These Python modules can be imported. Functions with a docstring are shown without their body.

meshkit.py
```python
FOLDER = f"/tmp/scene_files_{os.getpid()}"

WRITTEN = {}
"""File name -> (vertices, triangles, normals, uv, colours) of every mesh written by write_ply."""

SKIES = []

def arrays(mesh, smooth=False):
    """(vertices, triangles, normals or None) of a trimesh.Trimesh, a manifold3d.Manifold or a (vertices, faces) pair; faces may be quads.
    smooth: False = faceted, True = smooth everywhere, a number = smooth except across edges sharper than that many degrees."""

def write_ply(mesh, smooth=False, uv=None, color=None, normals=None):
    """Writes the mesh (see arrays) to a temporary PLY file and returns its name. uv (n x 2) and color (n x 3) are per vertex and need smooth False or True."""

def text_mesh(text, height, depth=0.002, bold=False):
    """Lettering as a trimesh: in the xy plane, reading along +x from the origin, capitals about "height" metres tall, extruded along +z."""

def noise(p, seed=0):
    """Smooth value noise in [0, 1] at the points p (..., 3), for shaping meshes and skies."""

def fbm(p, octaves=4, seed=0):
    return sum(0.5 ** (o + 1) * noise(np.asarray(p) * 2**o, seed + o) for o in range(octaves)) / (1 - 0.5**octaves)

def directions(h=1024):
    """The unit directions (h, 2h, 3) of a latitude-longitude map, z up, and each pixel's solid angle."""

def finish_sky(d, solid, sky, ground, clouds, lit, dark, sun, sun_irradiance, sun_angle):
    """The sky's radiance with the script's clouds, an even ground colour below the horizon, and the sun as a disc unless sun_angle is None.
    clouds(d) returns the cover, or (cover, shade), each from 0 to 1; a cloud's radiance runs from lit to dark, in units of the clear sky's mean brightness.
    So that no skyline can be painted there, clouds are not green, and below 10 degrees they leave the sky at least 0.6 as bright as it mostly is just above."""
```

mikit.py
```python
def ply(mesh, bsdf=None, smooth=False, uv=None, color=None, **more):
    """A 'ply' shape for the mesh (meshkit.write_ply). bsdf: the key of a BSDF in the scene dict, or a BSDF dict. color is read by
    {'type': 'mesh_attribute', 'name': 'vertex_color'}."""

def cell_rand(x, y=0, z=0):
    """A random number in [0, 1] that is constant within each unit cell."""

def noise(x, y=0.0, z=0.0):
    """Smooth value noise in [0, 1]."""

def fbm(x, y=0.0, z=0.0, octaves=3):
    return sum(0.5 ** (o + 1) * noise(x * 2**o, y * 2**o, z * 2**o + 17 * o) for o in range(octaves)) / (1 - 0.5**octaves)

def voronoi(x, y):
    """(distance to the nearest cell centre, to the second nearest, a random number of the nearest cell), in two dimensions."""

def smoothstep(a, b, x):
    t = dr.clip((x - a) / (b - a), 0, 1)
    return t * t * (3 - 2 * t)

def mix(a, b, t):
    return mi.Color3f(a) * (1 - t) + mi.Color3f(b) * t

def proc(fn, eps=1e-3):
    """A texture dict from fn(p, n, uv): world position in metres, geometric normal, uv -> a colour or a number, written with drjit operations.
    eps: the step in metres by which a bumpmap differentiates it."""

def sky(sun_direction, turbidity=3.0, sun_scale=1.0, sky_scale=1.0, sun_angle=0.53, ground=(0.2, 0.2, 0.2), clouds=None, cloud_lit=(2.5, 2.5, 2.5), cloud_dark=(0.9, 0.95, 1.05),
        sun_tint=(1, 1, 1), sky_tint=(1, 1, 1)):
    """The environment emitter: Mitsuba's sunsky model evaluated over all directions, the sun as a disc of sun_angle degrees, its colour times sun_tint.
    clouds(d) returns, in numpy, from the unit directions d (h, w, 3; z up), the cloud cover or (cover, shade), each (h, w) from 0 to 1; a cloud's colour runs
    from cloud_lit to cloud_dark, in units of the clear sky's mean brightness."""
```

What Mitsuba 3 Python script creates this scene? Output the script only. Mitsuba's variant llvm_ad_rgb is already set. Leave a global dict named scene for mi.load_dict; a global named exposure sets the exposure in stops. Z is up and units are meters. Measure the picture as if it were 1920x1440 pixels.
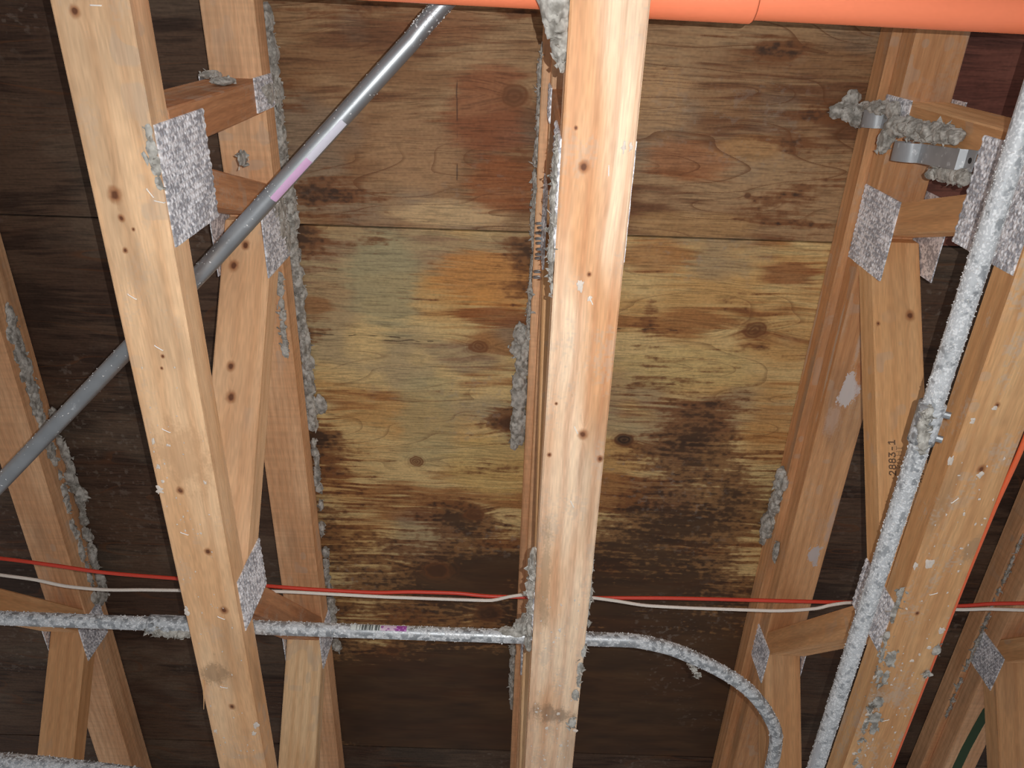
import math
import random

import drjit as dr
import mitsuba as mi
import numpy as np
import shapely
import shapely.geometry as sg
import trimesh

import meshkit
import mikit
from mikit import fbm, mix, noise, proc, smoothstep

# ---------------------------------------------------------------- camera, light, exposure
# Metres. x runs across the trusses, y along them, z up; Z0 is the height of the phone's lens above the floor below.
Z0 = 1.55
FOCAL = 1417.0
RIGHT = np.array([0.999437, -0.030748, 0.013421])
DOWN = np.array([0.033486, 0.889601, -0.455509])
FORWARD = np.array([0.002067, 0.455702, 0.890130])
M = np.eye(4)
M[:3, 0], M[:3, 1], M[:3, 2], M[:3, 3] = -RIGHT, -DOWN, FORWARD, (0, 0, Z0)
scene, labels = {}, {}
scene["camera"] = {"type": "perspective", "fov": math.degrees(2 * math.atan(960 / FOCAL)), "fov_axis": "x", "near_clip": 0.02, "far_clip": 50.0,
                   "to_world": mi.ScalarTransform4f(M.tolist())}
exposure = 0.0
# the phone's flash, beside the lens, and the dim daylight of the room below
FLASH = np.array([0.020, -0.012, Z0 - 0.004])
aim = FLASH + FORWARD
scene["flash"] = {"type": "spot", "to_world": mi.ScalarTransform4f().look_at(origin=FLASH.tolist(), target=aim.tolist(), up=[0, 0, 1]),
                  "intensity": {"type": "rgb", "value": [1.62, 1.60, 1.56]}, "cutoff_angle": 72.0, "beam_width": 22.0}
scene["room_light"] = {"type": "constant", "radiance": {"type": "rgb", "value": [0.30, 0.298, 0.30]}}

# ---------------------------------------------------------------- measures of the structure (z from the lens)
H, B1, T0, TM, T1 = 0.669, 0.707, 0.980, 1.018, 1.056
W = 0.0635
TRUSS_X = {"far_left": -0.791, "left": -0.377, "middle": 0.037, "right": 0.461, "far_right": 0.866}
SHIFT = -0.011
Y_NEAR, Y_FAR = -0.42, 2.30


# ---------------------------------------------------------------- materials
def V(c):
    """sRGB 0-255 to linear."""
    c = np.asarray(c, float) / 255
    return [float(x) for x in np.where(c < 0.04045, c / 12.92, ((c + 0.055) / 1.055) ** 2.4)]


def gauss(x, y, cx, cy, rx, ry):
    return dr.exp(-dr.square((x - cx) / rx) - dr.square((y - cy) / ry))


def wood_fn(pale, mid, deep, seed, knots=(), residue=(), dirt=0.25, bands=0.013, scuff=0.0, rough=0.0):
    """Softwood on uv in metres: u along the grain, v round the board. knots: (u, v, r). residue: (u, v, ru, rv) dried pale smears."""
    def fn(p, n, uv):
        u, v = uv.x + 3.7 * seed, uv.y + 0.31 * seed
        warp = 0.010 * (fbm(u * 3.0, v * 14, 2) - 0.5) + 0.0035 * (noise(u * 11, v * 40, 3) - 0.5)
        for ku, kv, kr in knots:
            warp += 1.1 * kr * gauss(uv.x, uv.y, ku, kv, kr * 3.6, kr * 1.7) * dr.select(uv.y > kv, 1.0, -1.0)
        w = v + warp
        ring = 0.5 + 0.5 * dr.sin(w * (2 * math.pi / bands) + 5.0 * noise(u * 1.3, w * 30, 9))
        ring = ring * ring * (0.45 + 0.55 * noise(u * 2.0, w * 55, 4))
        fibre = noise(u * 22, w * 1500, 5)
        fibre2 = noise(u * 90, w * 700, 6)
        blotch = fbm(u * 5, v * 22, 7)
        c = mix(pale, mid, smoothstep(0.30, 0.68, blotch))
        c = mix(c, deep, 0.40 * ring + 0.16 * (fibre - 0.4))
        c = c * (0.90 + 0.20 * fibre2)
        if rough:                                                      # saw marks across the board
            c = c * (1 - rough + rough * (0.4 + 1.2 * noise(u * 330, v * 12, 8)))
        if dirt:
            d = smoothstep(0.55, 0.78, fbm(u * 7 + 31, v * 30, 11))
            c = mix(c, mi.Color3f(*V((112, 92, 76))), dirt * d)
            s = smoothstep(0.70, 0.80, noise(u * 60, v * 75, 13)) * smoothstep(0.5, 0.7, fbm(u * 4, v * 15, 14))
            c = mix(c, mi.Color3f(*V((176, 164, 150))), 0.3 * s)
        if scuff:
            s = smoothstep(0.58, 0.82, fbm(u * 22 + 7, v * 46, 15, octaves=4) + 0.30 * (noise(u * 420, v * 420, 18) - 0.5))
            c = mix(c, mi.Color3f(*V((186, 174, 160))), scuff * s)
        for ku, kv, kr in knots:
            q = dr.sqrt(dr.square((uv.x - ku) / 1.25) + dr.square(uv.y - kv)) / kr + 0.35 * (noise(uv.x * 300, uv.y * 300, ku * 91) - 0.5)
            c = mix(c, mi.Color3f(*V((150, 92, 52))), 0.75 * (1 - smoothstep(0.8, 1.9, q)))
            c = mix(c, mi.Color3f(*V((96, 54, 32))), 0.9 * (1 - smoothstep(0.45, 0.95, q)))
        for k, (ru_, rv_, a, b, col) in enumerate(residue):
            q = gauss(uv.x, uv.y, ru_, rv_, a, b) + 0.95 * (fbm(uv.x * 55 + k, uv.y * 120, 16, octaves=4) - 0.5) + 0.25 * (noise(uv.x * 500, uv.y * 700, 19) - 0.5)
            pale_smear = min(col) > 160
            c = mix(c, mi.Color3f(*V(col)), (0.85 * smoothstep(0.44, 0.56, q)) if pale_smear else (0.55 * smoothstep(0.30, 0.85, q)))
        return c
    return fn


def bump_fn(seed):
    def fn(p, n, uv):
        return noise(uv.x * 20 + seed, uv.y * 1100) + 0.8 * noise(uv.x * 120, uv.y * 260 + seed)
    return fn


BUMP = bump_fn(1)


def wood(key, *a, **k):
    scene[key] = {"type": "bumpmap", "arbitrary": proc(BUMP, 4e-4), "scale": 0.00022,
                  "bsdf": {"type": "twosided", "b": {"type": "principled", "base_color": proc(wood_fn(*a, **k)), "roughness": 0.62, "specular": 0.35}}}


# colours of the boards
PALE, TAN, DEEP = V((232, 196, 152)), V((214, 168, 120)), V((176, 120, 76))
# knots of the bottom chords: (along, across, radius)
KC = [(0.129, 0.0203, 0.0034), (0.398, 0.0393, 0.0038), (0.363, 0.0098, 0.0012), (0.424, 0.0061, 0.0018), (0.427, 0.0592, 0.0026), (0.226, 0.0325, 0.0016), (0.097, 0.0112, 0.0012)]
KL = [(0.021, 0.0189, 0.003), (0.167, 0.0202, 0.0045), (0.218, 0.0193, 0.0018), (0.188, 0.022, 0.0022), (0.325, 0.0345, 0.0014), (0.338, 0.0311, 0.0012), (0.198, 0.0307, 0.0012), (0.485, 0.0246, 0.003), (0.656, 0.0474, 0.0036), (0.568, 0.0418, 0.003), (0.82, 0.0342, 0.003)]
KR = [(0.424, 0.0338, 0.0032), (0.836, -0.0116, 0.003), (0.348, 0.026, 0.002), (0.625, 0.0222, 0.002)]
wood("wood_middle_chord", V((240, 210, 178)), V((216, 164, 120)), V((176, 108, 66)), 1, dirt=0.30, scuff=0.30, bands=0.017,
     knots=KC,
     residue=[(0.815, 0.030, 0.020, 0.035, (112, 90, 74)), (0.60, 0.010, 0.10, 0.008, (158, 132, 104))])
wood("wood_left_chord", V((234, 194, 152)), V((224, 176, 130)), V((196, 142, 96)), 2, dirt=0.28, scuff=0.18, bands=0.024,
     knots=KL,
     residue=[(0.44, 0.035, 0.05, 0.035, (196, 152, 112)), (0.76, 0.022, 0.022, 0.018, (128, 98, 72))])
wood("wood_right_chord", V((216, 172, 124)), V((202, 152, 104)), V((168, 110, 68)), 3, dirt=0.35, scuff=0.45, bands=0.020,
     knots=KR,
     residue=[(0.53, 0.055, 0.018, 0.010, (150, 124, 100))])
wood("wood_web_pale", PALE, TAN, V((196, 144, 94)), 4, dirt=0.15, bands=0.019)
wood("wood_web_left", V((234, 194, 152)), V((222, 174, 130)), V((202, 150, 106)), 5, dirt=0.15, bands=0.021,
     knots=[(0.0333, 0.0296, 0.0040), (0.061, 0.0165, 0.0046), (0.1914, 0.0233, 0.0040), (0.2306, 0.0265, 0.0046)])
wood("wood_web_right", V((222, 178, 130)), V((208, 158, 108)), V((182, 126, 78)), 6, dirt=0.12, bands=0.016,
     knots=[(0.0965, 0.047, 0.0042), (0.1084, 0.0057, 0.0020)])
wood("wood_top_chord", V((224, 178, 136)), V((208, 158, 116)), V((180, 124, 82)), 7, dirt=0.22, bands=0.010, rough=0.10)
wood("wood_right_top", V((212, 162, 116)), V((194, 142, 98)), V((160, 104, 64)), 8, dirt=0.30, bands=0.014, scuff=0.15,
     residue=[(0.495, 0.030, 0.036, 0.016, (204, 198, 196)), (0.400, 0.028, 0.060, 0.005, (196, 176, 158)), (0.455, 0.042, 0.050, 0.009, (168, 92, 46)), (0.545, 0.018, 0.035, 0.012, (196, 168, 150)),
              (0.795, 0.045, 0.022, 0.011, (190, 184, 184)), (0.72, 0.058, 0.055, 0.007, (184, 166, 154)), (0.56, 0.125, 0.2, 0.010, (150, 128, 108)), (0.45, 0.150, 0.12, 0.004, (190, 176, 160))])
wood("wood_brown", V((200, 146, 106)), V((182, 126, 88)), V((148, 96, 62)), 9, dirt=0.3, scuff=0.25, bands=0.012)
wood("wood_orange", V((222, 174, 126)), V((206, 154, 106)), V((176, 120, 76)), 10, dirt=0.18, bands=0.018)


def ply_fn(pale, mid, deep, seed, stains=(), knots=(), cathedral=0.4, speck=0.15, patches=(), cracks=(), grey=0.0):
    """Veneer, grain along x. stains (x, y, rx, ry, strength): mould with streaky, mottled edges. patches (x, y, rx, ry, colour, amount): veneer tones. cracks (x0, x1, y0, y1)."""
    dark, brown = mi.Color3f(*V((58, 44, 36))), mi.Color3f(*V((120, 76, 46)))

    def fn(p, n, uv):
        x, y = p.x, p.y
        wy = y + 0.020 * (fbm(x * 2.6 + seed, y * 5, 1) - 0.5) + 0.004 * (noise(x * 17, y * 40, 2) - 0.5)
        for kx, ky, kr, kd in knots:
            wy += 0.9 * kr * gauss(x, y, kx, ky, kr * 3.2, kr * 1.6) * dr.select(y > ky, 1.0, -1.0)
        n2 = fbm(x * 16, wy * 230, 11) - 0.5
        n3 = fbm(x * 130, y * 190, 12) - 0.5
        c = mix(pale, mid, smoothstep(0.32, 0.68, fbm(x * 6 + seed, y * 15, seed + 5, octaves=4) + 0.35 * n2))
        c = mix(c, deep, 0.85 * smoothstep(0.50, 0.74, fbm(x * 5.5 + 9, y * 21, seed + 6, octaves=4) + 0.40 * n2))
        if grey:
            c = mix(c, mi.Color3f(*V((132, 122, 106))), grey * smoothstep(0.50, 0.70, fbm(x * 7 + 3, y * 12, seed + 7, octaves=4)))
        for px, py, rx, ry, col, amt in patches:
            q = gauss(x, y, px, py, rx, ry) + 0.6 * (fbm(x * 8, y * 22, px * 31, octaves=4) - 0.5) + 0.5 * n2
            c = mix(c, mi.Color3f(*V(col)), amt * smoothstep(0.28, 0.66, q))
        fibre = fbm(x * 42, wy * 760, seed + 3)
        c = c * (1.06 - 0.34 * smoothstep(0.44, 0.80, fibre)) * (0.90 + 0.20 * noise(x * 330, y * 420, seed + 4))
        lines = fbm(x * 1.7 + seed, wy * 10, 6) * 13
        lines = lines - dr.floor(lines)
        c = mix(c, brown * 0.7, cathedral * (1 - smoothstep(0.0, 0.13, lines)) * smoothstep(0.35, 0.6, fbm(x * 5, y * 8, seed + 8)))
        if stains:
            m = mi.Float(0)
            for sx, sy, rx, ry, s in stains:
                m += s * gauss(x, y, sx, sy, rx, ry)
            q = m + 0.75 * (fbm(x * 9, y * 20, 10, octaves=4) - 0.5) + 0.70 * n2
            c = mix(c, brown, 0.80 * smoothstep(0.20, 0.50, q + 0.35 * n3))
            c = mix(c, dark, (0.66 + 0.30 * fbm(x * 14, wy * 60, 33)) * smoothstep(0.42, 0.95, q + 0.85 * n3))
        for kx, ky, kr, kd in knots:
            q = dr.sqrt(dr.square((x - kx) / 1.3) + dr.square(y - ky)) / kr + 0.30 * (noise(x * 150, y * 150, kx * 77) - 0.5) + 0.25 * (noise(x * 60, y * 60, kx * 31) - 0.5)
            ring = 0.5 + 0.5 * dr.sin(q * 17)
            c = mix(c, brown, 0.62 * (1 - smoothstep(0.75, 1.25, q)) + 0.30 * ring * (1 - smoothstep(1.0, 2.1, q)))
            c = mix(c, dark, kd * (0.72 + 0.20 * ring + 0.16 * (n3 + 0.5)) * (1 - smoothstep(0.55, 1.05, q)))
        for x0, x1, y0, y1 in cracks:
            wob = 0.0012 * (noise(x * 60 + y * 60, 3) - 0.5)
            d = dr.abs(y - 0.5 * (y0 + y1) + wob * 3) if x1 - x0 > y1 - y0 else dr.abs(x - 0.5 * (x0 + x1) + wob)
            inside = smoothstep(x0 - 0.002, x0 + 0.002, x) * (1 - smoothstep(x1 - 0.002, x1 + 0.002, x)) * smoothstep(y0 - 0.002, y0 + 0.002, y) * (1 - smoothstep(y1 - 0.002, y1 + 0.002, y))
            c = mix(c, dark, 0.7 * inside * (1 - smoothstep(0.0004, 0.0016, d)) * smoothstep(0.3, 0.5, noise(x * 90, y * 90, 41)))
        s = smoothstep(0.60, 0.78, fbm(x * 120, y * 150, seed + 20, octaves=4)) * smoothstep(0.50, 0.75, fbm(x * 6, y * 7, seed + 21))
        return mix(c, mi.Color3f(*V((150, 140, 130))), speck * 2 * s)
    return fn


PLYBUMP = lambda p, n, uv: noise(p.x * 25, p.y * 700) + 0.5 * noise(p.x * 200, p.y * 300)  # noqa: E731


def plywood(key, *a, **k):
    scene[key] = {"type": "bumpmap", "arbitrary": proc(PLYBUMP, 5e-4), "scale": 0.0003,
                  "bsdf": {"type": "twosided", "b": {"type": "principled", "base_color": proc(ply_fn(*a, **k)), "roughness": 0.7, "specular": 0.25}}}


plywood("ply_mouldy", V((202, 174, 122)), V((188, 148, 94)), V((150, 100, 58)), 1.0, grey=0.5,
        stains=[(0.31, 0.62, 0.070, 0.060, 0.80), (0.37, 0.76, 0.17, 0.10, 0.60), (0.24, 0.79, 0.10, 0.06, 0.45), (0.205, 0.41, 0.018, 0.035, 0.62), (0.36, 0.43, 0.06, 0.045, 0.38), (-0.31, 0.65, 0.06, 0.035, 0.55), (-0.32, 0.315, 0.045, 0.030, 0.95),
                (-0.20, 0.315, 0.04, 0.014, 0.55), (0.03, 0.32, 0.045, 0.020, 0.75), (0.02, 0.37, 0.03, 0.04, 0.40), (0.0, 0.61, 0.045, 0.03, 0.60), (-0.075, 0.80, 0.05, 0.05, 0.62), (-0.03, 0.92, 0.08, 0.07, 0.60), (-0.12, 0.95, 0.06, 0.05, 0.50), (0.15, 0.93, 0.30, 0.10, 0.75),
                (-0.33, 0.80, 0.06, 0.14, 0.55), (-0.20, 0.80, 0.10, 0.05, 0.28), (-0.30, 0.46, 0.05, 0.02, 0.35), (-0.23, 1.0, 0.12, 0.08, 0.35),
                (-0.10, 1.20, 0.40, 0.09, 0.95), (0.35, 1.12, 0.45, 0.16, 1.2), (0.35, 1.35, 0.5, 0.16, 1.2), (-0.20, 1.36, 0.40, 0.08, 1.0), (-0.28, 1.24, 0.15, 0.10, 0.7)],
        knots=[(-0.051, 0.478, 0.012, 0.12), (-0.152, 0.691, 0.010, 0.12), (0.0, 0.613, 0.014, 0.65), (0.188, 0.636, 0.013, 0.95), (0.365, 0.436, 0.015, 0.30), (-0.12, 0.923, 0.019, 0.65), (-0.027, 1.021, 0.020, 0.75), (-0.054, 0.796, 0.014, 0.35), (-0.21, 1.125, 0.012, 0.65)],
        patches=[(-0.19, 0.385, 0.055, 0.085, (158, 150, 116), 0.75), (-0.03, 0.37, 0.10, 0.05, (196, 134, 70), 0.75), (-0.02, 0.43, 0.07, 0.018, (136, 78, 42), 0.7), (-0.30, 0.42, 0.03, 0.02, (140, 88, 48), 0.6), (0.20, 0.325, 0.07, 0.03, (150, 92, 50), 0.6), (0.40, 0.345, 0.05, 0.02, (130, 72, 42), 0.7),
                 (-0.13, 0.62, 0.06, 0.10, (168, 158, 118), 0.5), (-0.02, 0.70, 0.09, 0.07, (204, 174, 110), 0.6), (0.28, 0.50, 0.12, 0.04, (196, 172, 116), 0.6), (0.42, 0.62, 0.06, 0.08, (178, 128, 74), 0.6)],
        cracks=[(-0.33, -0.17, 0.455, 0.477), (-0.22, -0.12, 0.462, 0.482), (0.11, 0.25, 0.432, 0.446)])
plywood("ply_brown", V((160, 128, 94)), V((136, 100, 69)), V((106, 69, 46)), 2.0, cathedral=0.7, speck=0.10, grey=0.45,
        stains=[(-0.27, 0.250, 0.07, 0.030, 0.75), (-0.30, 0.13, 0.05, 0.03, 0.45), (-0.20, 0.01, 0.08, 0.03, 0.5), (0.33, 0.048, 0.045, 0.014, 0.62), (0.42, 0.12, 0.06, 0.02, 0.6), (0.36, 0.16, 0.05, 0.015, 0.4), (-0.01, 0.02, 0.04, 0.012, 0.45), (0.40, 0.25, 0.07, 0.05, 0.45), (0.0, 0.19, 0.03, 0.012, 0.45)],
        knots=[(-0.006, 0.116, 0.014, 0.25), (0.32, 0.235, 0.004, 0.5)],
        patches=[(-0.10, 0.275, 0.08, 0.022, (196, 166, 124), 0.8), (-0.14, 0.19, 0.08, 0.06, (172, 136, 100), 0.6), (-0.04, 0.13, 0.06, 0.07, (138, 82, 52), 0.7), (-0.02, 0.235, 0.06, 0.04, (146, 88, 52), 0.75), (-0.10, 0.03, 0.08, 0.03, (136, 90, 60), 0.6),
                 (0.23, 0.19, 0.07, 0.03, (158, 98, 58), 0.6), (0.17, 0.12, 0.07, 0.06, (178, 140, 100), 0.6), (0.32, 0.17, 0.05, 0.02, (168, 124, 78), 0.6), (0.25, 0.28, 0.10, 0.02, (178, 140, 94), 0.6)],
        cracks=[(-0.0850, -0.0815, 0.098, 0.228)])
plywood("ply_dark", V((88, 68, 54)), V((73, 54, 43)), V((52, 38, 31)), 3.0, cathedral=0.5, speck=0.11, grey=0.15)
plywood("ply_red", V((118, 74, 62)), V((104, 62, 52)), V((82, 50, 43)), 4.0, cathedral=0.25, speck=0.1)


def plain(key, rgb, rough=0.6, **k):
    scene[key] = {"type": "twosided", "b": {"type": "principled", "base_color": {"type": "rgb", "value": V(rgb)}, "roughness": rough, **k}}


def zinc_fn(dust):
    def fn(p, n, uv):
        a = smoothstep(0.62 - dust, 0.80 - dust, fbm(p.x * 190, p.y * 190, p.z * 190, octaves=3))
        g = smoothstep(0.50, 0.72, noise(p.x * 650, p.y * 650, p.z * 650))
        c = mix(V((182, 186, 190)), V((142, 146, 150)), fbm(p.x * 40, p.y * 40, p.z * 40))
        return mix(c, mi.Color3f(*V((226, 228, 230))), 0.80 * a * (0.35 + 0.65 * g))
    return fn


def zinc_metal(dust, metal):
    def fn(p, n, uv):
        a = smoothstep(0.62 - dust, 0.80 - dust, fbm(p.x * 190, p.y * 190, p.z * 190, octaves=3))
        return metal * (1 - 0.85 * a)
    return fn


def zinc(key, dust, rough, metal):
    scene[key] = {"type": "twosided", "b": {"type": "principled", "base_color": proc(zinc_fn(dust)), "metallic": proc(zinc_metal(dust, metal)), "roughness": rough, "specular": 0.5}}


zinc("zinc_clean", -0.12, 0.42, 0.80)
zinc("zinc_dusty", 0.24, 0.40, 0.66)
zinc("zinc_lint", 0.34, 0.45, 0.45)
zinc("strap_zinc", 0.0, 0.42, 0.35)


def plate_fn(bright, dark, seed):
    """Pressed nail plate: rows of punched slots with a shadowless print of dust and spangle."""
    def fn(p, n, uv):
        a, b = uv.x / 0.0064, uv.y / 0.0032
        b = b + 0.5 * (dr.floor(a) - 2 * dr.floor(a / 2))
        fa, fb = a - dr.floor(a), b - dr.floor(b)
        slot = smoothstep(0.10, 0.22, fa) * (1 - smoothstep(0.72, 0.86, fa)) * smoothstep(0.22, 0.40, fb) * (1 - smoothstep(0.62, 0.80, fb))
        m = 0.45 * fbm(uv.x * 60 + seed, uv.y * 60, seed, octaves=3) + 0.55 * noise(uv.x * 330, uv.y * 330, seed + 2)
        g = noise(uv.x * 650, uv.y * 650, seed)
        c = mix(dark, bright, smoothstep(0.28, 0.68, m + 0.35 * (g - 0.5)))
        return mix(c, mi.Color3f(*V((58, 60, 64))), 0.40 * slot * smoothstep(0.35, 0.62, fbm(uv.x * 40, uv.y * 40, seed + 5)))
    return fn


def plate_mat(key, bright, dark, seed, metallic=0.35):
    scene[key] = {"type": "twosided", "b": {"type": "principled", "base_color": proc(plate_fn(bright, dark, seed)), "metallic": metallic, "roughness": 0.45, "specular": 0.5}}


plate_mat("plate_zinc", V((242, 242, 246)), V((166, 167, 174)), 1, 0.10)

FLUFF = lambda p, n, uv: mix(V((190, 187, 180)), V((132, 128, 121)), smoothstep(0.3, 0.75, fbm(p.x * 160, p.y * 160, p.z * 160))) * (0.85 + 0.3 * noise(p.x * 700, p.y * 700, p.z * 700))  # noqa: E731
scene["fluff"] = {"type": "twosided", "b": {"type": "principled", "base_color": proc(FLUFF), "roughness": 0.95, "specular": 0.1}}
plain("dust_white", (206, 206, 206), 0.9)
plain("staple_steel", (236, 232, 226), 0.4)
plain("paper", (214, 202, 190), 0.85)
plain("orange_plastic", (250, 138, 98), 0.36, specular=0.5)
plain("red_sheath", (196, 62, 44), 0.45)
plain("white_sheath", (214, 206, 196), 0.5)
plain("cable_orange", (226, 104, 62), 0.45)
plain("ink", (104, 78, 56), 0.8)
plain("ink_faint", (150, 114, 80), 0.8)
plain("hole", (40, 38, 38), 0.8)
plain("green_paint", (40, 66, 36), 0.7)
plain("pink_label", (196, 158, 192), 0.5)
plain("lavender_label", (196, 194, 206), 0.5)
plain("grey_label", (170, 172, 176), 0.6)
plain("maroon", (96, 22, 36), 0.7)


def barcode(p, n, uv):
    """uv.x in metres along the sticker, uv.y across."""
    u = uv.x
    bars = dr.select(mikit.cell_rand(u / 0.00085, 3, 1) > 0.5, 1.0, 0.0)
    c = mix(V((196, 200, 196)), V((44, 50, 50)), 0.85 * bars * dr.select((u > 0.006) & (u < 0.038), 1.0, 0.0))
    pink = mix(V((200, 176, 196)), V((150, 96, 150)), smoothstep(0.5, 0.6, noise(u * 420, uv.y * 420)))
    purple = mix(V((142, 64, 142)), V((190, 130, 190)), smoothstep(0.62, 0.7, noise(u * 420, uv.y * 500)) * smoothstep(0.002, 0.003, uv.y))
    return dr.select(u < 0.038, c, dr.select(u < 0.058, pink, purple))


scene["barcode_print"] = {"type": "twosided", "b": {"type": "principled", "base_color": proc(barcode), "roughness": 0.5}}


# ---------------------------------------------------------------- mesh helpers
def numbered(key):
    if key not in scene and not any(k.startswith(key + "__") for k in scene) and key not in labels:
        return key
    i = 1
    while True:
        k = f"{key}_{i:03d}"
        if k not in scene and not any(q.startswith(k + "__") for q in scene) and k not in labels:
            return k
        i += 1


def put(key, mesh, mat, uv=None, smooth=False, label=None, kind=None):
    """One entry of the scene; mesh in lens coordinates (z from the lens)."""
    key = numbered(key)
    v, f, n = meshkit.arrays(mesh, False)
    v = v + [0, 0, Z0]
    scene[key] = mikit.ply((v, f), mat, smooth=smooth, uv=uv)
    if label or kind:
        labels[key] = {k: x for k, x in (("label", label), ("kind", kind)) if x}
    return key


def thing(name, label, category, group=None, kind=None):
    key = numbered(name)
    labels[key] = {"label": label, "category": category}
    if group:
        labels[key]["group"] = group
    if kind:
        labels[key] = {"label": label, "kind": kind}
    return key


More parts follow.
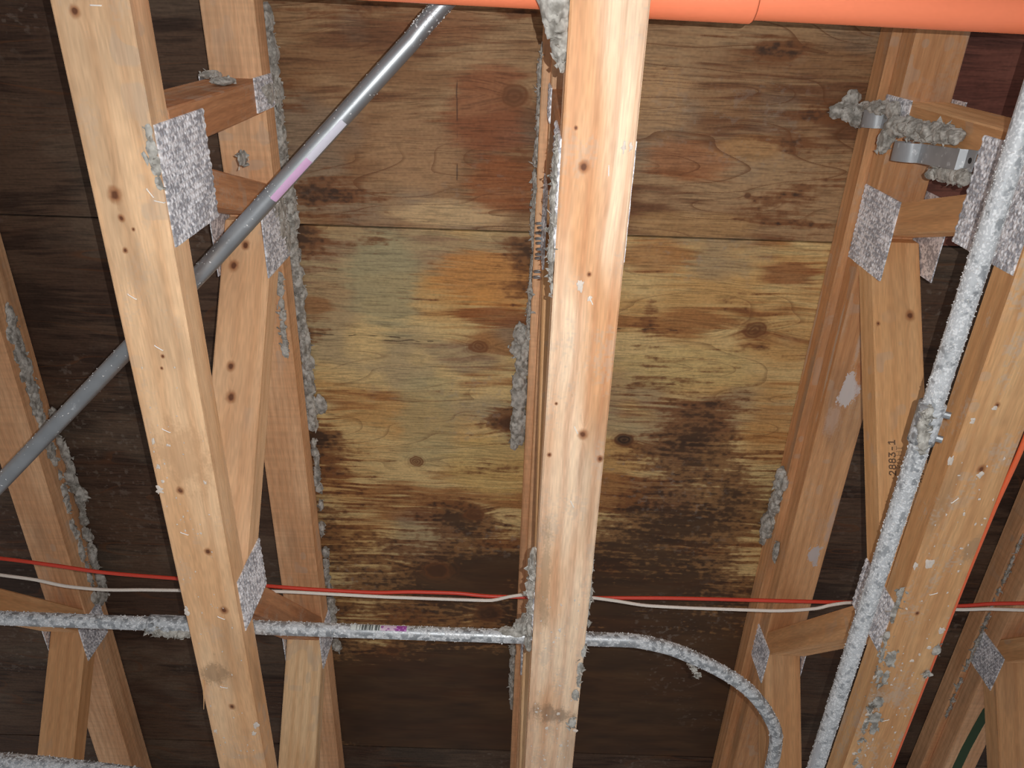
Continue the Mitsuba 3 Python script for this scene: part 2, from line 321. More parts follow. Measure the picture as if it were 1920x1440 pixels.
def board(poly, x0, x1, axis, bevel=0.0018, lean=0.0, fuzz=0.0, seed=0):
    """A board given by its outline (y, z) seen from the side, extruded from x0 to x1, with bevelled edges; uv in metres, u along axis (y, z)."""
    poly = sg.Polygon(poly)
    poly = shapely.geometry.polygon.orient(poly, 1.0)
    outer = np.array(poly.exterior.coords)[:-1]
    inner_p = shapely.geometry.polygon.orient(poly.buffer(-bevel, join_style=2), 1.0)
    inner = np.array(inner_p.exterior.coords)[:-1]
    if len(inner) != len(outer):
        inner = outer + (np.array(poly.centroid.coords[0]) - outer) * 0.02
    else:                                                             # same start corner
        k = np.argmin(np.linalg.norm(inner - outer[0], axis=1))
        inner = np.roll(inner, -k, axis=0)
    axis = np.asarray(axis, float) / np.linalg.norm(axis)
    side = np.array([-axis[1], axis[0]])
    verts, faces, uvs = [], [], []

    def quad(pts, us, seg=1):
        b = len(verts)
        verts.extend(pts)
        uvs.extend(us)
        faces.extend([[b, b + 1, b + 2], [b, b + 2, b + 3]])

    def P(x, q):
        return [x, q[0], q[1]]

    n = len(outer)
    for i in range(n):
        a, b, ai, bi = outer[i], outer[(i + 1) % n], inner[i], inner[(i + 1) % n]
        nrm = np.array([(b - a)[1], -(b - a)[0]])
        front = nrm @ side < 0
        ua, ub = a @ axis, b @ axis
        along = abs((b - a) @ axis) > abs((b - a) @ side)
        off = 0.0 if front else 0.0635 + 0.038
        sa = 0 if along else (a @ side)
        sb = 0 if along else (b @ side)
        cuts = max(1, int(np.linalg.norm(b - a) / 0.05)) if along else 1
        for c in range(cuts):
            t0, t1 = c / cuts, (c + 1) / cuts
            A, B, AI, BI = a + (b - a) * t0, a + (b - a) * t1, ai + (bi - ai) * t0, ai + (bi - ai) * t1
            uA, uB = A @ axis, B @ axis
            quad([P(x0 + bevel, A), P(x1 - bevel, A), P(x1 - bevel, B), P(x0 + bevel, B)],
                 [[uA, off + bevel + sa], [uA, off + x1 - x0 - bevel + sa], [uB, off + x1 - x0 - bevel + sb], [uB, off + bevel + sb]])
            quad([P(x0, AI), P(x0 + bevel, A), P(x0 + bevel, B), P(x0, BI)], [[uA, off + sa], [uA, off + bevel + sa], [uB, off + bevel + sb], [uB, off + sb]])
            quad([P(x1 - bevel, A), P(x1, AI), P(x1, BI), P(x1 - bevel, B)],
                 [[uA, off + x1 - x0 - bevel + sa], [uA, off + x1 - x0 + sa], [uB, off + x1 - x0 + sb], [uB, off + x1 - x0 - bevel + sb]])
    tri = trimesh.creation.triangulate_polygon(sg.Polygon(inner), engine="earcut")
    s0 = min(q @ side for q in inner)
    for x, flip in ((x0, True), (x1, False)):
        b = len(verts)
        for q in tri[0]:
            verts.append(P(x, q))
            uvs.append([q @ axis, 0.0635 + (q @ side - s0) if not flip else 0.14 + (q @ side - s0)])
        for f in tri[1]:
            faces.append([b + f[0], b + f[2], b + f[1]] if flip else [b + f[0], b + f[1], b + f[2]])
    v = np.array(verts)
    if lean:
        v[:, 0] += lean * (v[:, 1])
    return (v, np.array(faces)), np.array(uvs)


def tube(path, radius, sides=20, caps=True):
    """(mesh, uv) of a round bar along the path; u along it, v round it in metres."""
    p = np.asarray(path, float)
    d = np.gradient(p, axis=0)
    d /= np.linalg.norm(d, axis=1, keepdims=True)
    up = np.array([0, 0, 1.0]) if abs(d[0][2]) < 0.9 else np.array([1.0, 0, 0])
    a = np.cross(up, d[0])
    frames = []
    for t in d:
        a = a - (a @ t) * t
        a /= np.linalg.norm(a)
        frames.append((a, np.cross(t, a)))
    r = np.broadcast_to(radius, (len(p),))
    s = np.r_[0, np.cumsum(np.linalg.norm(np.diff(p, axis=0), axis=1))]
    ang = np.arange(sides + 1) * 2 * np.pi / sides
    v = np.array([p[i] + r[i] * (np.cos(ang)[:, None] * frames[i][0] + np.sin(ang)[:, None] * frames[i][1]) for i in range(len(p))]).reshape(-1, 3)
    uv = np.array([[s[i], x * r[i]] for i in range(len(p)) for x in ang])
    f = []
    k = sides + 1
    for i in range(len(p) - 1):
        for j in range(sides):
            f += [[i * k + j, i * k + j + 1, (i + 1) * k + j + 1], [i * k + j, (i + 1) * k + j + 1, (i + 1) * k + j]]
    if caps:
        for i, flip in ((0, True), (len(p) - 1, False)):
            b = len(v)
            v = np.vstack([v, p[i]])
            uv = np.vstack([uv, [s[i], 0]])
            for j in range(sides):
                q = [i * k + j, i * k + j + 1, b]
                f.append(q[::-1] if flip else q)
    return (v, np.array(f)), uv


def smooth_path(pts, step=0.008):
    """A rounded path through the points."""
    from scipy.interpolate import CubicSpline, PchipInterpolator
    p = np.asarray(pts, float)
    s = np.r_[0, np.cumsum(np.linalg.norm(np.diff(p, axis=0), axis=1))]
    n = max(2, int(s[-1] / step))
    return PchipInterpolator(s, p)(np.linspace(0, s[-1], n)) if len(p) > 2 else p[0] + np.linspace(0, 1, n)[:, None] * (p[1] - p[0])


ICO = trimesh.creation.icosphere(subdivisions=3)
ICO2 = trimesh.creation.icosphere(subdivisions=2)


def lumps(blobs, seed=0, rough=0.45, grain=0.0055, flakes=14, fine=True):
    """Sprayed-on grey fluff: overlapping lumpy ellipsoids (x, y, z, rx, ry, rz) with loose flakes on them; one mesh."""
    rnd = np.random.default_rng(seed)
    vs, fs, at = [], [], 0
    base = ICO if fine else ICO2
    for b in blobs:
        c, r = np.array(b[:3]), np.array(b[3:])
        v = base.vertices * r + c
        k = meshkit.fbm(v / grain, octaves=3, seed=seed) - 0.5
        v = c + (v - c) * (1 + 2 * rough * k)[:, None]
        vs.append(v)
        fs.append(base.faces + at)
        at += len(v)
        for _ in range(flakes):
            i = rnd.integers(len(base.vertices))
            q = v[i] + rnd.normal(0, 0.0006, 3)
            s = rnd.uniform(0.0010, 0.0030)
            t = q + rnd.normal(0, s, (4, 3))
            vs.append(t)
            fs.append(np.array([[0, 1, 2], [0, 2, 3], [0, 3, 1], [1, 3, 2]]) + at)
            at += 4
    return np.vstack(vs), np.vstack(fs)


def strip(p0, p1, n, width, seed, jitter=0.35, gaps=0.0):
    """Blobs along a line; width (rx, ry, rz)."""
    rnd = np.random.default_rng(seed)
    p0, p1, w = np.array(p0), np.array(p1), np.array(width)
    out = []
    for i in range(n):
        if rnd.random() < gaps:
            continue
        c = p0 + (p1 - p0) * (i + rnd.uniform(-0.3, 0.3)) / max(1, n - 1) + rnd.normal(0, 0.25, 3) * w * [1, 0.4, 1]
        out.append((*c, *(w * rnd.uniform(1 - jitter, 1 + jitter, 3))))
    return out


def flakes_on(points, normals, size, seed):
    """Tiny tetrahedral flakes sitting on a surface."""
    rnd = np.random.default_rng(seed)
    vs, fs = [], []
    for i, (p, n) in enumerate(zip(points, normals)):
        s = size * rnd.uniform(0.5, 1.6)
        a = np.cross(n, rnd.normal(size=3))
        a /= np.linalg.norm(a)
        b = np.cross(n, a)
        ang = rnd.uniform(0, 2 * np.pi, 3) + np.array([0, 2.1, 4.2])
        base = [p + s * rnd.uniform(0.6, 1.2) * (np.cos(t) * a + np.sin(t) * b) for t in ang]
        vs += [*base, p + n * s * rnd.uniform(0.4, 1.1)]
        fs += [[4 * i + x for x in q] for q in ([0, 1, 3], [1, 2, 3], [2, 0, 3], [0, 2, 1])]
    return np.array(vs), np.array(fs)


def dust_on_tube(path, radius, count, size, seed, ranges=((0, 1),), spread=2.0):
    """Dust flakes round a tube, thickest on its upper (-y) flank."""
    rnd = np.random.default_rng(seed)
    p = np.asarray(path, float)
    d = np.gradient(p, axis=0)
    d /= np.linalg.norm(d, axis=1, keepdims=True)
    pts, nrm = [], []
    for _ in range(count):
        a, b = ranges[rnd.integers(len(ranges))]
        i = int(np.clip(rnd.uniform(a, b) * (len(p) - 1), 0, len(p) - 2))
        t = rnd.random()
        c = p[i] * (1 - t) + p[i + 1] * t
        n = np.array([0, -0.75, -0.25]) + rnd.normal(0, spread * 0.4, 3)
        n -= (n @ d[i]) * d[i]
        n /= np.linalg.norm(n)
        pts.append(c + n * radius * 0.98)
        nrm.append(n)
    return flakes_on(pts, nrm, size, seed + 1)


def plate(x, facing, y0, y1, z0, z1, seed, fine=False):
    """A nail plate in the plane x, 1.2 mm thick, standing proud on the side it faces, its edges slightly waved; uv in metres."""
    ny, nz = (int((y1 - y0) / 0.0013), int((z1 - z0) / 0.0013)) if fine else (14, 14)
    ys, zs = np.linspace(y0, y1, ny), np.linspace(z0, z1, nz)
    g = np.array([[y, z] for y in ys for z in zs])
    h = 0.0006 + 0.0008 * meshkit.noise(np.c_[g * 60, np.full(len(g), seed)], seed)
    if fine:                                                          # rows of punched teeth roots: staggered little ridges
        row = np.floor((g[:, 0] - y0) / 0.0064)
        a, b = (g[:, 0] - y0) / 0.0064, (g[:, 1] - z0) / 0.0056 + 0.5 * (row % 2)
        h = h + 0.0019 * np.abs(np.sin(np.pi * a)) ** 0.8 * np.abs(np.sin(np.pi * b)) * (0.55 + 0.45 * meshkit.noise(np.c_[g * 260, np.full(len(g), seed)], seed + 3))
    v = np.c_[x + facing * h, g]
    back = np.c_[np.full(len(g), x - facing * 0.0005), g]
    f = []
    for i in range(ny - 1):
        for j in range(nz - 1):
            a, b, c, d = i * nz + j, (i + 1) * nz + j, (i + 1) * nz + j + 1, i * nz + j + 1
            f += [[a, b, c], [a, c, d]] if facing > 0 else [[a, c, b], [a, d, c]]
    n = len(g)
    rim = [i * nz for i in range(ny)] + [(ny - 1) * nz + j for j in range(1, nz)] + [i * nz + nz - 1 for i in range(ny - 2, -1, -1)] + [j for j in range(nz - 2, 0, -1)]
    for a, b in zip(rim, rim[1:] + rim[:1]):
        q = [[a, a + n, b + n], [a, b + n, b]]
        f += q if facing > 0 else [t[::-1] for t in q]
    uv = np.vstack([g - [y0, z0]] * 2)
    return (np.vstack([v, back]), np.array(f)), uv


# ---------------------------------------------------------------- the plywood deck
deck = thing("ceiling", "underside of the water-stained plywood deck above the floor trusses", None, kind="structure")
XS = [-1.60, -0.3455, 0.4925, 1.70]
YS = [-0.92, 0.2975, 1.4010, 2.60]
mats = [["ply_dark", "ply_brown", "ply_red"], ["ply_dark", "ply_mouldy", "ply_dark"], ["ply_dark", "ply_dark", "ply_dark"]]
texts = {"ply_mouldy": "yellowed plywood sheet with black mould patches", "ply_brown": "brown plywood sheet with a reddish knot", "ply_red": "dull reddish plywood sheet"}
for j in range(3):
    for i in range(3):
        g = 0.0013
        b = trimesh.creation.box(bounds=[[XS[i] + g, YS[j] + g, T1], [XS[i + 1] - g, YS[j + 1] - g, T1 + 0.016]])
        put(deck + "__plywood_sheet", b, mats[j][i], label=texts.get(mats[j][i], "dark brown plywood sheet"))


# ---------------------------------------------------------------- the trusses
def line(slope, y, z):
    return lambda q: z + slope * (q - y)


def rect(y0, y1, z0, z1):
    return [(y0, z0), (y1, z0), (y1, z1), (y0, z1)]


def webs(dy=0.0):
    """Outlines (y, z) of the webs and their axes. Web order: upright, short steep, then the long diagonals."""
    fb, bb = (lambda z: 0.170 + (z - 0.80) / 3.25), (lambda z: 0.2105 + (z - 0.80) / 3.25)
    c = line(-0.69, 0.46, 0.83)
    d = line(0.815, 0.752, 0.754)
    e = line(-0.69, 1.06, 0.9375)
    out = {
        "upright": ([(0.098, B1), (0.136, B1), (0.136, T0), (0.098, T0)], (0, 1)),
        "steep": ([(0.1415, B1), (0.181, B1), (bb(T0), T0), (fb(T0), T0)], (0.295, 0.955)),
        "first": ([(0.268, c(0.268)), (0.6382, B1), (0.667, B1), (0.667, c(0.667) + 0.046), (0.3095, T0), (0.268, T0)], (0.823, -0.568)),
        "second": ([(0.6685, B1), (0.6943, B1), (0.9965, d(0.9965)), (0.9965, T0), (0.9688, T0), (0.6685, d(0.6685) + 0.049)], (0.775, 0.632)),
        "third": ([(0.998, T0 - 0.0005), (1.394, B1), (1.423, B1), (1.423, e(1.423) + 0.046), (1.065, T0)], (0.823, -0.568)),
        "fourth": ([(1.4245, B1), (1.4505, B1), (1.7525, d(1.0005)), (1.7525, T0), (1.7248, T0), (1.4245, d(0.6725) + 0.049)], (0.775, 0.632)),
        "fifth": ([(1.754, T0 - 0.0005), (2.150, B1), (2.179, B1), (2.179, e(1.423) + 0.046), (1.821, T0)], (0.823, -0.568)),
    }
    return out


LOOK = {  # materials: bottom chord, top boards, then each web
    "far_left": ("wood_orange", "wood_top_chord", "wood_orange", "wood_orange", "wood_orange", "wood_orange", "wood_orange"),
    "left": ("wood_left_chord", "wood_top_chord", "wood_brown", "wood_brown", "wood_web_left", "wood_brown", "wood_web_pale"),
    "middle": ("wood_middle_chord", "wood_top_chord", "wood_brown", "wood_web_pale", "wood_web_pale", "wood_brown", "wood_web_pale"),
    "right": ("wood_right_chord", "wood_right_top", "wood_orange", "wood_orange", "wood_web_right", "wood_orange", "wood_orange"),
    "far_right": ("wood_orange", "wood_top_chord", "wood_orange", "wood_orange", "wood_orange", "wood_orange", "wood_orange"),
}
TEXT = {
    "far_left": "reddish floor truss cut off by the left edge, two lower webs in an inverted V",
    "left": "floor truss with the big bright square nail plate, crossed by the slanting conduit",
    "middle": "pale floor truss in the middle, its bottom chord running from top to bottom",
    "right": "floor truss beside the dusty straight conduit, with pale smears on its top chord",
    "far_right": "dim floor truss at the lower right corner with a green paint mark",
}
TRUSS = {}
PLATES = {  # y0, y1, z0, z1
    "P1": (0.107, 0.215, 0.6735, 0.783), "P2": (0.6215, 0.6985, 0.6795, 0.7615), "A": (0.094, 0.1335, 0.948, 1.016), "B": (0.205, 0.304, 0.912, 1.0145), "C": (0.988, 1.064, 0.953, 1.022), "P3": (1.37, 1.446, 0.680, 0.757),
}
for name, x in TRUSS_X.items():
    t = TRUSS[name] = thing("floor_truss", TEXT[name], "floor truss", "floor trusses carrying the deck")
    look = LOOK[name]
    m, uv = board(rect(Y_NEAR, Y_FAR, H, B1), x, x + W, (1, 0))
    put(t + "__bottom_chord", m, look[0], uv)
    m, uv = board(rect(Y_NEAR, Y_FAR, T0, TM - 0.0004), x, x + W, (1, 0))
    put(t + "__top_chord", m, look[1], uv)
    m, uv = board(rect(Y_NEAR, Y_FAR, TM, T1 - 0.0006), x + SHIFT, x + SHIFT + W, (1, 0))
    uv[:, 0] += 5.13
    if name == "right":
        uv[:, 0] -= 5.13
        uv[:, 1] -= 0.02
    put(t + "__top_chord", m, look[1], uv)
    for k, (poly, axis) in enumerate(webs().values()):
        m, uv = board(poly, x + 0.0004, x + W - 0.0004, axis)
        if name in ("left", "right") and k == 2:                     # knots are placed on these webs: u from the top end
            uv[:, 0] -= np.dot((0.268, 0.963), np.array(axis) / np.linalg.norm(axis))
        else:
            uv[:, 0] += 1.7 * k + x * 3
            uv[:, 1] += 0.003 * k
        put(t + "__web", m, look[2 + min(k, 4)] if k < 5 else look[2 + (3 if k == 5 else 4)], uv)
    for pn, (y0, y1, z0, z1) in PLATES.items():
        if name == "left" and pn == "B":
            y0, y1, z0, z1 = 0.226, 0.329, 0.916, 1.0165
        for side in (0, 1):
            m, uv = plate(x if side == 0 else x + W, -1 if side == 0 else 1, y0, y1, z0, z1, k + side + len(pn), fine=(side == 1 if name in ("far_left", "left") else side == 0))
            put(t + "__nail_plate", m, "plate_zinc", uv + [0.0064 * round(40 * abs(x) + 9 * len(t)), 0.0064 * round(100 * y0)])

XL, XC, XR, XFL, XFR = TRUSS_X["left"], TRUSS_X["middle"], TRUSS_X["right"], TRUSS_X["far_left"], TRUSS_X["far_right"]
FL = "grey sprayed insulation clinging to the wood"


def fluff(owner, blobs, seed, **k):
    put(owner + "__insulation_crust", lumps(blobs, seed, **k), "fluff", smooth=True, label=FL, kind="stuff")


# left truss: along the right side of its top boards, on its plates and webs
xr = XL + W
L = TRUSS["left"]
fluff(L, strip((xr - 0.006, 0.03, 1.042), (xr - 0.004, 0.22, 1.042), 20, (0.007, 0.013, 0.013), 1, jitter=0.25), 1, rough=0.35)
fluff(L, strip((xr - 0.002, 0.24, 1.044), (xr - 0.001, 0.62, 1.047), 42, (0.0075, 0.013, 0.0105), 2, jitter=0.25), 2, rough=0.35)
fluff(L, strip((xr - 0.002, 0.62, 1.048), (xr - 0.004, 1.0, 1.048), 22, (0.005, 0.010, 0.007), 3, gaps=0.25), 3)
fluff(L, strip((xr + 0.002, 0.98, 1.030), (xr, 1.10, 1.040), 7, (0.007, 0.010, 0.012), 4), 4)
fluff(L, [(xr + 0.012, 0.585, 1.050, 0.012, 0.016, 0.006)], 5)
fluff(L, strip((xr - 0.006, 0.33, T0 - 0.001), (xr - 0.010, 0.46, T0 - 0.001), 8, (0.005, 0.012, 0.0018), 6), 6)
fluff(L, strip((xr + 0.001, 0.112, 0.985), (xr + 0.001, 0.128, 1.040), 5, (0.004, 0.012, 0.012), 7), 7)
fluff(L, strip((xr + 0.001, 0.25, 0.99), (xr + 0.001, 0.31, 1.01), 6, (0.0025, 0.016, 0.018), 8), 8)
fluff(L, [(xr - 0.018, 0.093, 0.90, 0.012, 0.004, 0.016), (XL + 0.008, 0.094, 0.965, 0.012, 0.005, 0.014), (xr + 0.001, 0.172, 0.875, 0.002, 0.008, 0.014)], 9)
fluff(L, strip((xr - 0.002, 0.115, H + 0.0002), (xr - 0.002, 0.155, H + 0.0002), 5, (0.004, 0.008, 0.0010), 10), 10, flakes=4)
# middle truss
C = TRUSS["middle"]
fluff(C, [(XC - 0.010, -0.008, 0.684, 0.016, 0.030, 0.014), (XC - 0.008, 0.012, 0.688, 0.014, 0.018, 0.012), (XC - 0.004, 0.032, 0.689, 0.009, 0.014, 0.010), (XC - 0.002, 0.045, 0.690, 0.005, 0.010, 0.010),
          (XC - 0.012, -0.04, 0.684, 0.016, 0.025, 0.014)], 11, rough=0.35)
fluff(C, strip((XC - 0.002, 0.115, 0.695), (XC - 0.002, 0.215, 0.690), 14, (0.0035, 0.010, 0.014), 12), 12)
fluff(C, strip((XC - 0.002, 0.215, 0.690), (XC - 0.001, 0.24, 0.685), 4, (0.002, 0.008, 0.010), 13), 13)
fluff(C, strip((XC - 0.019, 0.455, 1.046), (XC - 0.022, 0.64, 1.044), 18, (0.011, 0.014, 0.011), 14) + [(XC - 0.022, 0.55, 1.040, 0.012, 0.03, 0.012), (XC - 0.022, 0.60, 1.040, 0.013, 0.03, 0.012)], 14)
fluff(C, strip((XC - 0.002, 0.580, 0.692), (XC - 0.003, 0.715, 0.694), 14, (0.005, 0.009, 0.013), 15), 15)
fluff(C, [(XC - 0.010, 0.712, 0.716, 0.012, 0.012, 0.010), (XC - 0.018, 0.722, 0.716, 0.012, 0.007, 0.008), (XC - 0.03, 0.723, 0.718, 0.012, 0.005, 0.007), (XC - 0.006, 0.70, 0.706, 0.008, 0.014, 0.012)], 16)
fluff(C, strip((XC - 0.013, 1.08, 1.035), (XC - 0.013, 1.24, 1.035), 10, (0.006, 0.016, 0.014), 17), 17)
fluff(C, strip((XC + W + 0.001, 0.585, 0.690), (XC + W + 0.001, 0.665, 0.690), 9, (0.0022, 0.006, 0.010), 18), 18)
fluff(C, strip((XC + W - 0.002, 0.70, H + 0.002), (XC + W - 0.006, 0.83, H), 6, (0.004, 0.010, 0.003), 19, gaps=0.3), 19)
fluff(C, strip((XC - 0.0125, 0.06, 1.036), (XC - 0.0125, 0.44, 1.036), 26, (0.0030, 0.014, 0.013), 20, gaps=0.15), 20)
# right truss
R = TRUSS["right"]
fluff(R, strip((XR - 0.014, 0.675, 1.030), (XR - 0.016, 0.80, 1.040), 14, (0.007, 0.013, 0.013), 21), 21)
fluff(R, [(XR - 0.004, 0.82, 1.012, 0.004, 0.02, 0.008), (XR - 0.014, 0.82, 1.05, 0.006, 0.016, 0.008)], 22)
fluff(R, strip((XR - 0.002, 0.60, H + 0.004), (XR + 0.014, 0.92, H), 26, (0.004, 0.010, 0.0016), 23, gaps=0.35), 23)
fluff(R, strip((XR + 0.012, 0.70, H), (XR + 0.022, 0.90, H), 9, (0.006, 0.010, 0.0014), 24, gaps=0.3), 24)
fluff(R, strip((XR + 0.052, 0.55, H), (XR + W - 0.003, 0.72, H), 9, (0.004, 0.008, 0.003), 25, gaps=0.4), 25)
# far left truss
F = TRUSS["far_left"]
fl = XFL + W
fluff(F, strip((fl + 0.001, 0.43, 1.005), (fl + 0.001, 0.66, 1.012), 18, (0.004, 0.014, 0.010), 26), 26)
fluff(F, strip((fl - 0.002, 0.66, 1.014), (fl - 0.002, 0.97, 1.016), 22, (0.005, 0.013, 0.007), 27, gaps=0.15), 27)
fluff(F, strip((fl - 0.006, 0.62, 1.050), (fl - 0.004, 1.0, 1.050), 24, (0.006, 0.013, 0.006), 28, gaps=0.3), 28)
fluff(F, [(fl + 0.004, 0.775, 1.048, 0.009, 0.016, 0.008), (fl + 0.001, 0.985, 1.030, 0.004, 0.02, 0.012)], 29)

FR = TRUSS["far_right"]
fluff(FR, strip((XFR - 0.006, 0.78, 1.016), (XFR - 0.006, 1.20, 1.016), 30, (0.0022, 0.012, 0.0016), 35, gaps=0.2), 35)

# bent teeth of the nail plate on the middle truss's near side
def teeth():
    rnd = np.random.default_rng(7)
    parts = []
    for y in [0.262, 0.268, 0.274, 0.281, 0.289, 0.296, 0.303, 0.309, 0.329, 0.336]:
        z = 0.972 + rnd.uniform(-0.004, 0.004)
        h = rnd.uniform(0.006, 0.010)
        m, _ = tube(smooth_path([(XC - 0.001, y, z), (XC - h, y + 0.001, z + 0.002), (XC - h - 0.001, y + 0.002, z + 0.010), (XC - 0.002, y + 0.0025, z + 0.014)], 0.002), 0.0011, 6)
        parts.append(trimesh.Trimesh(*m, process=False))
    return trimesh.util.concatenate(parts)


put(C + "__plate_teeth", teeth(), "zinc_clean", label="bent steel teeth of a nail plate", kind="stuff")


# staples in the bottom chords: bridges of wire left standing proud
def staple(owner, x, y, ang, length=0.0085, z=H):
    d = np.array([math.cos(ang), math.sin(ang), 0]) * length / 2
    c = np.array([x, y, z])
    m, _ = tube(smooth_path([c - d + [0, 0, 0.002], c - d - [0, 0, 0.0008], c + d - [0, 0, 0.0008], c + d + [0, 0, 0.002]], 0.0012), 0.00055, 6)
    put(owner + "__bottom_chord__staple", m, "staple_steel", smooth=True)


# (x, y, angle) of each staple
for x, y, a in [(-0.3401, 0.0162, 0.0000), (-0.3602, 0.2631, 0.6000), (-0.3445, 0.3157, 0.6000), (-0.3540, 0.4098, 0.5000), (-0.3574, 0.5431, 0.4000), (-0.3344, 0.6675, 0.5000), (-0.3480, 0.7848, 0.2000), (-0.3246, 0.1645, 1.0000), (-0.3179, 0.1719, 0.2000)]:
    staple(L, x, y, a)
for x, y, a in [(0.0789, 0.1315, 1.5000), (0.0730, 0.2514, 1.1000), (0.0687, 0.3928, 1.1000), (0.0711, 0.4857, 1.1000)]:
    staple(C, x, y, a)
for x, y, a in [(0.4789, 0.4643, -0.9000), (0.4932, 0.5944, -0.4000), (0.4921, 0.8056, -0.4000)]:
    staple(R, x, y, a)


# torn paper and plaster bits stuck under the chords
def bits(owner, spots, seed, mat="paper"):
    rnd = np.random.default_rng(seed)
    vs, fs, at = [], [], 0
    for x, y, s in spots:
        q = np.array([x, y, H])
        s *= 0.72
        v = ICO2.vertices * np.array([s * rnd.uniform(0.5, 1.0), s * rnd.uniform(0.7, 1.6), 0.0005 + 0.15 * s])
        v = v * (1 + 1.7 * (meshkit.noise(v / (0.45 * s) + rnd.uniform(0, 50), seed) - 0.5))[:, None]
        vs.append(v + q)
        fs.append(ICO2.faces + at)
        at += len(v)
    put(owner + "__bottom_chord__paper_scrap", (np.vstack(vs), np.vstack(fs)), mat, smooth=True, label="torn white scraps stuck to the chord", kind="stuff")


rnd = random.Random(4)
bits(C, [(0.0689, 0.6702, 0.0045), (0.0589, 0.6732, 0.0020), (0.0623, 0.6895, 0.0030), (0.0981, 0.7400, 0.0055), (0.0968, 0.7309, 0.0040), (0.0754, 0.8135, 0.0030), (0.0744, 0.7625, 0.0025), (0.0618, 0.8411, 0.0030), (0.0824, 0.8730, 0.0030), (0.0987, 0.8444, 0.0045), (0.0622, 0.9036, 0.0030), (0.0474, 0.8118, 0.0030), (0.0903, 0.1115, 0.0040), (0.0963, 0.1117, 0.0030), (0.0619, 0.2370, 0.0050), (0.0718, 0.2498, 0.0025)]
     + [(rnd.uniform(XC + 0.006, XC + 0.058), rnd.uniform(0.60, 0.93), rnd.uniform(0.0006, 0.0016)) for _ in range(80)], 3)
bits(R, [(0.4770, 0.5504, 0.0060), (0.4974, 0.7000, 0.0045), (0.5119, 0.6782, 0.0040), (0.5192, 0.6503, 0.0050), (0.4592, 0.4150, 0.0050), (0.4958, 0.4308, 0.0050), (0.5050, 0.5281, 0.0030), (0.4619, 0.5542, 0.0040), (0.4598, 0.7308, 0.0035), (0.4683, 0.7920, 0.0060), (0.4690, 0.8087, 0.0040), (0.4679, 0.8700, 0.0050), (0.4853, 0.3513, 0.0040), (0.4678, 0.3655, 0.0040)]
     + [(rnd.uniform(XR + 0.006, XR + 0.060), rnd.uniform(0.40, 0.93), rnd.uniform(0.0006, 0.0022)) for _ in range(80)], 5)
bits(L, [(-0.3745, 0.6608, 0.0055), (-0.3734, 0.6541, 0.0030), (-0.3750, 0.4862, 0.0060), (-0.3693, 0.4735, 0.0040), (-0.3698, 0.4240, 0.0040), (-0.3550, 0.4280, 0.0030), (-0.3705, 0.4551, 0.0030), (-0.3236, 0.4737, 0.0040), (-0.3162, 0.8541, 0.0060), (-0.3210, 0.8696, 0.0050), (-0.3709, 0.8669, 0.0040)]
     + [(rnd.uniform(XL + 0.004, XL + 0.060), rnd.uniform(0.32, 0.93), rnd.uniform(0.0005, 0.0015)) for _ in range(80)], 6)
sp = smooth_path([(-0.3725, 0.7736, 0.6690), (-0.3733, 0.7928, 0.6650), (-0.3767, 0.8196, 0.6630)], 0.004)
m, _ = tube(sp, np.linspace(0.0012, 0.0004, len(sp)), 6)
put(L + "__bottom_chord__splinter", m, "wood_web_pale", uv=np.zeros((len(m[0]), 2)))

# stamp on the right truss's long web: letters lying along the grain
def stamp(text, height, u, x, mat, bold=False):
    tm = meshkit.text_mesh(text, height, 0.0003, bold)
    v = np.array(tm.vertices)
    ax = np.array([0, -0.823, 0.568])                                  # reads up the web
    nrm = np.array([0, -0.568, -0.823])
    start = np.array([x, 0.268, line(-0.69, 0.46, 0.83)(0.268)]) - ax * u
    w = start + v[:, :1] * ax + v[:, 1:2] * np.array([-1.0, 0, 0]) + v[:, 2:] * nrm
    put(R + "__web_002__grade_stamp", (w, np.array(tm.faces)), mat, label="faded grade stamp")


stamp("KD HT", 0.0070, 0.2925, XR + 0.0305, "ink_faint")
stamp("2883-1", 0.0086, 0.3017, XR + 0.0225, "ink", True)
stamp("92", 0.0085, 0.3096, XR + 0.0605, "ink")

# ---------------------------------------------------------------- conduits
CR = 0.0089


def conduit(label, path, mat="zinc_dusty", radius=CR, dust=900, seed=1, ranges=((0, 1),), spread=2.0, size=0.0011):
    t = thing("steel_conduit", label, "conduit", "steel conduits among the trusses")
    m, uv = tube(path, radius)
    put(t + "__tube", m, mat, uv, smooth=True)
    if dust:
        put(t + "__dust", dust_on_tube(path, radius, dust, size, seed, ranges, spread), "dust_white", label="clinging grey dust and lint", kind="stuff")
    return t


# slanting one
D0, D1 = np.array([-0.0888, 0.0248, 0.775]), np.array([-0.3151, 0.2561, 0.733])
dd = (D1 - D0) / np.linalg.norm(D1 - D0)
D2 = np.array([-0.5750, 0.5090, 0.7050])
path = np.vstack([smooth_path([(0.03, -0.045, 0.79), (-0.03, -0.030, 0.789), (-0.068, 0.002, 0.781), D0 + dd * 0.02], 0.006)[:-1], smooth_path([D0 + dd * 0.02, D1], 0.01)[:-1], smooth_path([D1, D2, D2 + (D2 - D1)], 0.01)])
slant = conduit("slanting steel conduit with a pink sticker, crossing the left truss up to the orange pipe", path, "zinc_clean", dust=900, seed=11, ranges=((0.02, 0.2), (0.02, 0.2), (0.2, 0.75)), size=0.0010)


